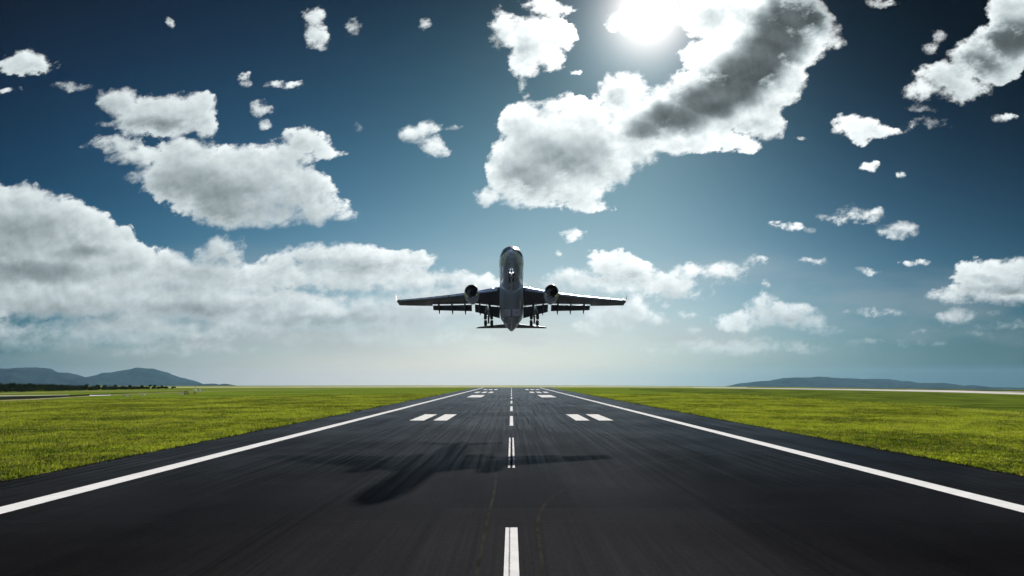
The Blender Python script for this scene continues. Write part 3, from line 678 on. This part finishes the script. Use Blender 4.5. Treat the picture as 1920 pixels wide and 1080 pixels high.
# engines ----------------------------------------------------------
def make_engine(s):
    c = (s*9.55, 0, -2.75)
    Y0 = -10.2
    mb = MB(); prof = [(Y0+.28, 1.42), (Y0+1.4, 1.36), (Y0+1.42, 1.36)]
    outer = [(Y0+.35, 1.66), (Y0+.9, 1.76), (Y0+1.7, 1.82), (Y0+2.6, 1.82), (Y0+3.6, 1.72), (Y0+4.6, 1.50), (Y0+5.3, 1.28), (Y0+5.9, 1.08), (Y0+6.3, .96), (Y0+6.3, .90), (Y0+5.4, .86)]
    mb.lathe(outer, c, n=40)
    e = auto_smooth(mb.build('engine', M_skin, AIR), 40)
    mb = MB(); mb.lathe([(Y0+.35, 1.66), (Y0+.16, 1.60), (Y0+.03, 1.53), (Y0, 1.48), (Y0+.04, 1.42), (Y0+.16, 1.38), (Y0+.3, 1.365)], c, n=40)
    auto_smooth(mb.build('intake_lip', M_chrome, e), 60)
    mb = MB(); mb.lathe([(Y0+.3, 1.364), (Y0+1.5, 1.33), (Y0+1.52, .05)], c, n=40); auto_smooth(mb.build('intake_duct', M_dark, e), 40)
    mb = MB()
    for i in range(26):
        a = 2*math.pi*i/26; u_ = Vector((math.cos(a), 0, math.sin(a))); v_ = Vector((-math.sin(a), 0, math.cos(a)))
        P0 = Vector(c)+Vector((0, Y0+1.15, 0))
        q = [P0+u_*.36-v_*.05, P0+u_*.36+v_*.10+Vector((0, .25, 0)), P0+u_*1.30+v_*.20+Vector((0, .12, 0)), P0+u_*1.30-v_*.12-Vector((0, .02, 0))]
        mb.add(q, [(0, 1, 2, 3)])
    mb.build('fan', M_fan, e)
    mb = MB(); mb.lathe([(Y0+.62, .01), (Y0+.72, .12), (Y0+.95, .26), (Y0+1.3, .40)], c, n=20); auto_smooth(mb.build('spinner', M_fan, e), 60)
    mb = MB(); mb.lathe([(Y0+5.2, .80), (Y0+6.5, .62), (Y0+7.2, .40), (Y0+7.8, .08), (Y0+7.85, .01)], c, n=24); auto_smooth(mb.build('exhaust_cone', M_steel, e), 60)
    mb = MB(); x = s*9.55; w = .17   # pylon
    V = []
    for (y, z) in ((Y0+1.9, -.98), (Y0+4.0, -.78), (Y0+5.6, -.95), (Y0+8.3, -1.35), (Y0+9.2, -1.75), (Y0+7.6, -1.95), (Y0+4.6, -1.45), (Y0+2.2, -1.1)):
        V += [(x-w, y, z), (x+w, y, z)]
    n = 8; F = [tuple(range(0, 16, 2)), tuple(range(15, 0, -2))]+[(2*i, 2*i+1, (2*i+3) % 16, (2*i+2) % 16) for i in range(8)]
    mb.add(V, F).build('pylon', M_under, e)
for s in (-1, 1): make_engine(s)

# tail -------------------------------------------------------------
def surface(name, secs, mat, vertical=False, tilt=0):
    rr = []
    for span, le, te, z, th in secs:
        ch = te-le
        rr.append([Vector((span, le+c*ch, z+h_*ch*th-(le+c*ch-25.5)*math.tan(R(tilt)))) if not vertical else Vector((h_*ch*th, le+c*ch, span)) for c, h_ in AF])
    V, F = loft(rr); F += [tuple(range(len(AF))), tuple(range(len(V)-1, len(V)-len(AF)-1, -1))]
    return auto_smooth(mesh(name, V, F, mat, AIR), 50)
for s in (-1, 1):
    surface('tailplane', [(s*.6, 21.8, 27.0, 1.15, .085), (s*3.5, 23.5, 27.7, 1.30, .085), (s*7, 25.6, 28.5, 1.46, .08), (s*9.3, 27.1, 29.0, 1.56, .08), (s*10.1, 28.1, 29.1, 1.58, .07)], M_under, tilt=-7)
surface('tail_fin', [(2.2, 17.5, 27.0, 0, .10), (5.5, 21.0, 28.0, 0, .10), (8.5, 23.8, 29.0, 0, .09), (10.6, 25.7, 29.6, 0, .09)], M_skin, True)

# landing gear -------------------------------------------------------
def wheel(name, c, r, w, parent):
    mb = MB(); h = w/2
    mb.lathe([(-h*.72, r*.56), (-h, r*.70), (-h*.94, r*.88), (-h*.66, r*.975), (-h*.3, r), (h*.3, r), (h*.66, r*.975), (h*.94, r*.88), (h, r*.70), (h*.72, r*.56)], c, 'X', 24)
    tw = auto_smooth(mb.build('wheel', M_tyre, parent), 50)
    mb2 = MB(); mb2.lathe([(-h*.75, .01), (-h*.75, r*.3), (-h*.45, r*.5), (-h*.72, r*.57), (h*.72, r*.57), (h*.45, r*.5), (h*.75, r*.3), (h*.75, .01)], c, 'X', 20)
    return tw, mb2
def main_gear(s):
    x = s*5.75; top = Vector((s*5.5, .9, -1.6)); piv = Vector((x, 1.5, -5.55))
    g = MB().tube(top, top.lerp(piv, .55), .32, .30, 14).tube(top.lerp(piv, .5), piv, .24, .22, 12)
    g.tube(top.lerp(piv, .5), (s*3.3, .6, -2.4), .11, .10, 8)          # side stay
    g.tube(top.lerp(piv, .42), (x, 3.4, -2.2), .09, .09, 8)
    g.tube(top.lerp(piv, .60)+Vector((0, .3, 0)), top.lerp(piv, .78)+Vector((0, .62, 0)), .06, .06, 6).tube(top.lerp(piv, .78)+Vector((0, .62, 0)), piv+Vector((0, .2, .15)), .06, .06, 6)
    leg = auto_smooth(g.build('main_landing_gear', M_gear, AIR), 40)
    a = R(27); f = piv+Vector((0, -1.05*math.cos(a), 1.05*math.sin(a))); b = piv-Vector((0, -1.05*math.cos(a), 1.05*math.sin(a)))
    bg = MB().tube(f, b, .22, .22, 10)
    for e in (f, b): bg.tube(e-Vector((.62, 0, 0)), e+Vector((.62, 0, 0)), .10, .10, 8)
    auto_smooth(bg.build('bogie', M_gear, leg), 40)
    for e in (f, b):
        for q in (-1, 1):
            w, rim = wheel('wheel', e+Vector((q*.78, 0, 0)), .72, .74, leg)
            rim.build('wheel_rim', M_gear, leg)
    d = MB().box((s*6.35, 1.0, -2.9), (.08, 1.5, 2.2), Matrix.Rotation(R(-10*s), 3, 'Y')); d.build('gear_door', M_belly, leg)
for s in (-1, 1): main_gear(s)
def nose_gear():
    top = Vector((0, -21.0, -2.6)); ax = Vector((0, -21.5, -4.85))
    g = MB().tube(top, top.lerp(ax, .6), .15, .14, 12).tube(top.lerp(ax, .5), ax, .10, .10, 10).tube(top.lerp(ax, .5), (0, -19.3, -2.7), .08, .08, 8)
    g.tube(ax-Vector((.42, 0, 0)), ax+Vector((.42, 0, 0)), .08, .08, 8)
    leg = auto_smooth(g.build('nose_landing_gear', M_chrome, AIR), 40)
    for q in (-1, 1):
        w, rim = wheel('wheel', ax+Vector((q*.36, 0, 0)), .52, .36, leg); rim.build('wheel_rim', M_steel, leg)
        mb = MB(); c = top.lerp(ax, .20)+Vector((q*.34, -.28, 0)); mb.lathe([(0, .01), (0, .10), (.12, .10), (.22, .04)], c, n=14); mb.build('landing_light', M_lamp, leg)
        d = MB().box((q*.78, -20.4, -3.15), (.05, 2.3, .85), Matrix.Rotation(R(-12*q), 3, 'Y')); d.build('gear_door', M_skin, leg)
    mb = MB().box((0, -20.3, -2.815), (1.3, 2.5, .10)); mb.build('gear_bay', M_seamdark, leg)
nose_gear()
KS = .575
AIR.location = (0, 108.5, 19.3); AIR.scale = (KS*.98, KS*1.02, KS*1.02); AIR.rotation_euler = (R(-15.6), 0, 0)

# ------------------------------------------------------------------ far hills
def hills(name, sky, dist, depth, foot=-125.0, seed=1, amp=1.0):
    """a range whose crest follows the skyline points (photograph pixels) at the given distance, built as a broad rounded relief"""
    r = np.random.default_rng(seed); xs = np.arange(sky[0][0], sky[-1][0]+.1, 3.0); yy = np.interp(xs, [p[0] for p in sky], [p[1] for p in sky])
    V = []; F = []; nd = 22
    ph = r.uniform(0, 6.28, 12)
    for i, (px, py) in enumerate(zip(xs, yy)):
        a, b = uv(px, py); H = CAMH+b*dist
        for k in range(nd+1):
            q = k/nd*2-1                                   # -1 front foot, 0 crest, 1 back foot
            prof = math.cos(q*math.pi/2)**1.3 if abs(q) < 1 else 0
            y = dist+q*depth
            n = sum(math.sin(px*f_*.9+ph[j]+q*(7+3*j))*g for j, (f_, g) in enumerate(((.05, .05), (.11, .035), (.23, .025), (.47, .012))))*amp
            z = foot+(H-foot)*max(0, prof*(1+n*(abs(q)**.5)*2.2)) if abs(q) < 1 else foot
            V.append((a*y if False else a*dist+(y-dist)*a*.5, y, z))
    n1 = nd+1
    for i in range(len(xs)-1):
        for k in range(nd): q = i*n1+k; F.append((q, q+n1, q+n1+1, q+1))
    o = struct(mesh(name, V, F, M_forest, smooth=True)); return o
hills('hills', [(-160, 712), (-90, 699), (-40, 694), (0, 692), (25, 690.5), (50, 688.8), (75, 690.5), (90, 693), (105, 698), (125, 699), (140, 702), (155, 707), (170, 709), (185, 712), (205, 716), (225, 722), (235, 727)], 8600, 1500, seed=1)
hills('hills', [(90, 727), (120, 718), (150, 709), (175, 706.5), (200, 700), (225, 695), (250, 691.5), (268, 690.5), (285, 691.5), (305, 697), (325, 703), (345, 710), (362, 717), (375, 722), (385, 727)], 10500, 1700, seed=2)
hills('hills', [(330, 728), (360, 722.5), (378, 720.5), (395, 719.2), (403, 719.3), (408, 722), (412, 721), (419, 719.4), (426, 720.5), (435, 722.5), (455, 725), (470, 728)], 6500, 700, seed=3, amp=.4)
hills('hills', [(1360, 726), (1395, 718), (1425, 716), (1445, 714), (1465, 709.5), (1490, 707.5), (1515, 708), (1540, 706.3), (1570, 709.5), (1605, 711), (1640, 710), (1668, 711), (1690, 715), (1702, 720), (1710, 728)], 9800, 1500, seed=4)
hills('hills', [(1660, 728), (1680, 716.5), (1698, 714.3), (1710, 716), (1722, 719.5), (1732, 718.5), (1765, 718.5), (1782, 720.5), (1797, 725), (1808, 729)], 8800, 1200, seed=5)
hills('hills', [(1780, 730), (1800, 724.5), (1822, 722), (1842, 724.5), (1860, 726.2), (1900, 727), (1960, 726.5), (2100, 729)], 8000, 1000, seed=6)

# ------------------------------------------------------------------ trees at the left edge of the field
def mat_leaf(name, a, b, trans=.35, dry=None):
    m, t, p = newmat(name)
    g = t.node('ShaderNodeNewGeometry'); r_ = g.outputs['Random Per Island']
    n = t.noise(g.outputs['Position'], .35, 4, .6); nb = t.noise(t.vm('MULTIPLY', g.outputs['Position'], (1.0, .75, 1)), .05, 6, .68)
    f = t.m('ADD', t.m('MULTIPLY_ADD', r_, .5, t.ss(n, .35, .65, 0, .35)), t.ss(nb, .36, .64, -.30, .26))
    c = t.mix(f, rgb(*a), rgb(*b))
    if dry:
        c = t.mix(t.m('MULTIPLY', t.ss(t.m('FRACT', t.m('MULTIPLY', r_, 37.0)), .72, .80), t.ss(t.noise(g.outputs['Position'], .09, 5, .65), .40, .64, .08, .75)), c, rgb(*dry))
    t.put(p.inputs['Base Color'], c); p.inputs['Roughness'].default_value = .7; p.inputs['Specular IOR Level'].default_value = .1
    tr = t.node('ShaderNodeBsdfTranslucent'); t.put(tr.inputs[0], c)
    mx = t.node('ShaderNodeMixShader'); mx.inputs[0].default_value = trans; t.l.new(p.outputs[0], mx.inputs[1]); t.l.new(tr.outputs[0], mx.inputs[2])
    ot = [n_ for n_ in t.n if n_.type == 'OUTPUT_MATERIAL'][0]; t.l.new(mx.outputs[0], ot.inputs[0]); return m
M_leaf = mat_leaf('dark_leaves', (.012, .020, .010), (.045, .060, .028), .2)
M_bark = simple('bark', (.06, .05, .04), .9, vary=.3)
def leaf_cloud(centres, n_each, size, r):
    """many small leaf clumps round given centres (x, y, z, rx, ry, rz)"""
    V = []; F = []
    for (x, y, z, rx, ry, rz) in centres:
        d = r.normal(size=(n_each, 3)); d /= np.linalg.norm(d, axis=1)[:, None]; rad = r.uniform(.35, 1.05, n_each)[:, None]**.6
        c = d*rad*np.array([rx, ry, rz])+np.array([x, y, z])
        for q in c:
            if q[2] < .05: continue
            a = Vector(r.normal(size=3)).normalized(); b = a.orthogonal().normalized(); sz = size*r.uniform(.6, 1.4); k = len(V)
            q = Vector(q); V += [q+a*sz, q+b*sz*.7, q-a*sz*.8, q-b*sz*.6]; F.append((k, k+1, k+2, k+3))
    return V, F
def wood():
    r = np.random.default_rng(5); cs = []
    for i in range(230):
        px = r.uniform(-60, 330); f = (px+60)/390
        ybase = np.interp(px, [-60, 0, 100, 200, 330], [737.5, 736.2, 733.6, 731.2, 728.6])-r.uniform(0, 1.6)
        X, Y = G(px, ybase); ytop = np.interp(px, [-60, 0, 60, 130, 200, 330], [718, 719, 719.5, 722, 724.2, 725.5])+r.uniform(-1.2, 2.0)
        h = CAMH+uv(px, ytop)[1]*Y; h = max(1.2, h)
        cs.append((X, Y, h*.48, h*r.uniform(.5, .8), h*r.uniform(.6, .9), h*.52))
    V, F = leaf_cloud(cs, 150, .34, r); o = stuff(mesh('far_wood', V, F, M_leaf))
    tag(o, 'dark band of far-off woodland along the left edge of the airfield below the hills', 'wood')
wood()
def make_tree(px, yb, yt, label, r):
    X, Y = G(px, yb); h = CAMH+uv(px, yt)[1]*Y; h = max(2.2, h)
    root = empty('tree', label, 'tree', (X, Y, 0), group='trees along the far left edge of the field')
    mb = MB().tube((0, 0, 0), (0, 0, h*.5), h*.035, h*.022, 7)
    for k in range(4):
        a = k*1.7+r.uniform(0, 1); mb.tube((0, 0, h*.38), (math.cos(a)*h*.2, math.sin(a)*h*.2, h*.66), h*.015, h*.007, 5)
    mb.build('trunk', M_bark, root)
    cs = [(math.cos(k*1.3)*h*.17*(k > 0), math.sin(k*1.3)*h*.17*(k > 0), h*r.uniform(.55, .8), h*r.uniform(.17, .27), h*.22, h*r.uniform(.14, .22)) for k in range(6)]
    V, F = leaf_cloud(cs, 120, h*.045, r); mesh('crown', V, F, M_leaf, root)
rt = np.random.default_rng(9)
TREES = [(22, 735.2, 716.8, 'dark tree rising above the woodland near the left edge of the photo'), (56, 734.4, 717.6, 'tallest rounded dark tree of the woodland under the long hill'), (78, 733.8, 718.8, 'dark tree just right of the tallest one in the woodland'),
 (112, 733, 720.3, 'dark tree where the woodland starts to thin, below the saddle of the hills'), (161, 731.8, 719.6, 'thin dark tree standing alone above the low brush below the second hill'), (182, 731.2, 719.8, 'wide dark tree on the brush line left of the second summit'),
 (196, 730.9, 721, 'small dark tree right of the wide one on the brush line'), (215, 730.4, 720.2, 'dark tree below the left slope of the second summit'), (243, 729.9, 721.2, 'low dark tree below the second summit'), (266, 729.4, 720.6, 'dark tree directly below the second summit'),
 (281, 729.1, 720.3, 'taller dark tree right of the second summit'), (290, 729, 721.2, 'dark tree crowding the taller one near the end of the tree line'), (303, 728.8, 722, 'last small dark tree at the right end of the tree line')]
for px, yb, yt, lb in TREES: make_tree(px, yb, yt, lb, rt)

# ------------------------------------------------------------------ small airfield equipment on the left
M_white = simple('white_enamel', (.75, .75, .76), .5, vary=.08)
M_redbrown = simple('red_brown_paint', (.16, .035, .02), .6, vary=.2)
M_black = simple('black_paint', (.02, .018, .018), .6)
def ground_at(px, py): return G(px, py)
X, Y = G(344.5, 740.2)
bd = empty('marker_board', 'long low dark board with white uprights standing in the grass', 'marker board', (X, Y, 0))
mb = MB(); mb.box((0, .1, .95), (5.3, .08, .42)); mb.build('board', M_black, bd)
for i in range(8): MB().box((-2.5+i*.714, 0, .62), (.24, .1, 1.24)).build('upright', M_white if i < 4 else M_redbrown, bd)
X, Y = G(365.5, 739.6)
ms = empty('equipment_mast', 'white cabinet raised on red-brown legs with a short dark aerial on top', 'equipment mast', (X, Y, 0))
mb = MB()
for sx in (-1, 1):
    for sy in (-.3, .3): mb.tube((sx*.55-.15, sy*1.5, 0), (sx*.22+.05, sy, 1.75), .11, .10, 6)
mb.build('leg', M_redbrown, ms)
MB().box((.05, 0, 2.35), (1.05, .9, 1.35)).box((.05, 0, 3.06), (1.2, 1.05, .08)).build('cabinet', M_white, ms)
MB().tube((0, 0, 3.0), (0, 0, 4.1), .07, .05, 6).box((0, 0, 4.1), (.9, .12, .12)).build('aerial', M_black, ms)
def low_box(px, py, w, h, d, label, mat, name='equipment_box'):
    X, Y = G(px, py); o = empty(name, label, 'equipment box', (X, Y, 0))
    MB().box((0, 0, h*.5), (w, d, h)).build('housing', mat, o); MB().box((0, 0, h+.03), (w+.12, d+.12, .06)).build('lid', M_concrete, o); return o
low_box(374, 733.2, 1.6, .8, 1.0, 'pale box behind the cabinet on legs, on its right', M_white)
low_box(381, 733.4, 1.8, .5, 1.0, 'darker low box at the right of the pale one', M_steel)
low_box(350, 734.0, 2.6, .6, 1.0, 'dark low box behind the striped marker board', M_black)
low_box(268, 740.6, 2.2, .45, 1.4, 'bluish white low box beside the ditch, the one farther right', M_white)
low_box(232, 742.3, 1.0, .40, .9, 'small pale box in the row of three by the ditch, left one', M_dirt)
low_box(238, 742.6, 1.1, .34, .9, 'small pale box in the row of three by the ditch, middle one', M_white)
low_box(244, 742.2, .9, .40, .9, 'small pale box in the row of three by the ditch, right one', M_dirt)
band('path', [(168, 740.6, 742.2), (180, 740.7, 742.3), (196, 740.4, 741.6), (208, 740.2, 741.3)], M_concrete, .035)

# ------------------------------------------------------------------ grass: tufts across both verges, thinning with distance
M_blade = mat_leaf('grass_blades', (.030, .056, .003), (.39, .46, .032), .5, (.30, .25, .06))
def grass():
    r = np.random.default_rng(11); Vs = []; cnt = 0
    P = []
    for side in (-1, 1):
        x0 = -XL if side < 0 else XR
        n = 400000
        Y = 50*np.exp(r.uniform(0, math.log(430/50), n)); X = x0+r.uniform(0, 1, n)*(Y*.70-x0+6)
        keep = (Y*.70+6 > x0) & (X < Y*.70+6) & (X > x0-.30)
        # equal density per picture area, not per metre
        w = np.clip((Y*.70+6-x0)/(330*.7), 0, 1)
        keep &= r.uniform(0, 1, n) < w*1.0
        P.append(np.stack([side*X[keep], Y[keep]], 1))
    P = np.concatenate(P)
    # the mown verge ends at the dirt track on the right and before the ditch on the left
    dd = P[:, 1]*math.cos(PITCH)-CAMH*math.sin(PITCH); px = 959+1440*P[:, 0]/dd; py = 540+1440*(P[:, 1]*math.sin(PITCH)+CAMH*math.cos(PITCH))/dd
    lim = np.interp(px, [0, 300, 700, 959, 1200, 1400, 1600, 1740, 1850, 1920, 2100], [755, 749, 741, 738, 738, 744, 755, 762, 771, 776, 790])
    P = P[py > lim+r.normal(0, 1.5, len(P))]
    n = len(P); nb = 4
    P = np.repeat(P, nb, 0)+r.normal(0, .10, (n*nb, 2))
    m = len(P); patch = .5+.5*np.sin(P[:, 0]*.21+np.sin(P[:, 1]*.13)*2)*np.sin(P[:, 1]*.17+P[:, 0]*.05)
    h = r.uniform(.07, .20, m)*(1+.5*patch)*(1+P[:, 1]/400); wd = r.uniform(.035, .075, m)*(1+P[:, 1]/130)
    a = r.uniform(0, math.pi, m); lean = r.normal(0, .11, (m, 2))
    dx, dy = np.cos(a)*wd, np.sin(a)*wd
    V = np.zeros((m, 3, 3)); V[:, 0, 0] = P[:, 0]-dx; V[:, 0, 1] = P[:, 1]-dy; V[:, 1, 0] = P[:, 0]+dx; V[:, 1, 1] = P[:, 1]+dy
    V[:, 2, 0] = P[:, 0]+lean[:, 0]; V[:, 2, 1] = P[:, 1]+lean[:, 1]; V[:, 2, 2] = h
    me = bpy.data.meshes.new('grass'); me.vertices.add(m*3); me.vertices.foreach_set('co', V.astype(np.float32).ravel())
    me.loops.add(m*3); me.loops.foreach_set('vertex_index', np.arange(m*3, dtype=np.int32)); me.polygons.add(m)
    me.polygons.foreach_set('loop_start', np.arange(0, m*3, 3, dtype=np.int32)); me.update(calc_edges=True); me.materials.append(M_blade)
    o = bpy.data.objects.new('grass', me); COL.objects.link(o); stuff(o); tag(o, 'short bright green grass covering the verges on both sides of the runway', 'grass')
    print('blades', m)
grass()

# ------------------------------------------------------------------ haze
def haze():
    mb = MB(); mb.box((0, 4000, -23), (24000, 18000, 420)); o = mb.build('haze', None)
    m = bpy.data.materials.new('haze'); m.use_nodes = True; t = NT(m.node_tree); t.n.clear()
    v = t.node('ShaderNodeVolumePrincipled'); v.inputs['Color'].default_value = (.37, .70, 1.0, 1); v.inputs['Density'].default_value = HAZE; v.inputs['Anisotropy'].default_value = .25
    o_ = t.node('ShaderNodeOutputMaterial'); t.l.new(v.outputs[0], o_.inputs['Volume']); o.data.materials.append(m)
    o['kind'] = 'stuff'; o['label'] = 'thin pale haze lying over the whole airfield and the hills'; o['category'] = 'haze'
HAZE = 1.8e-5
haze()
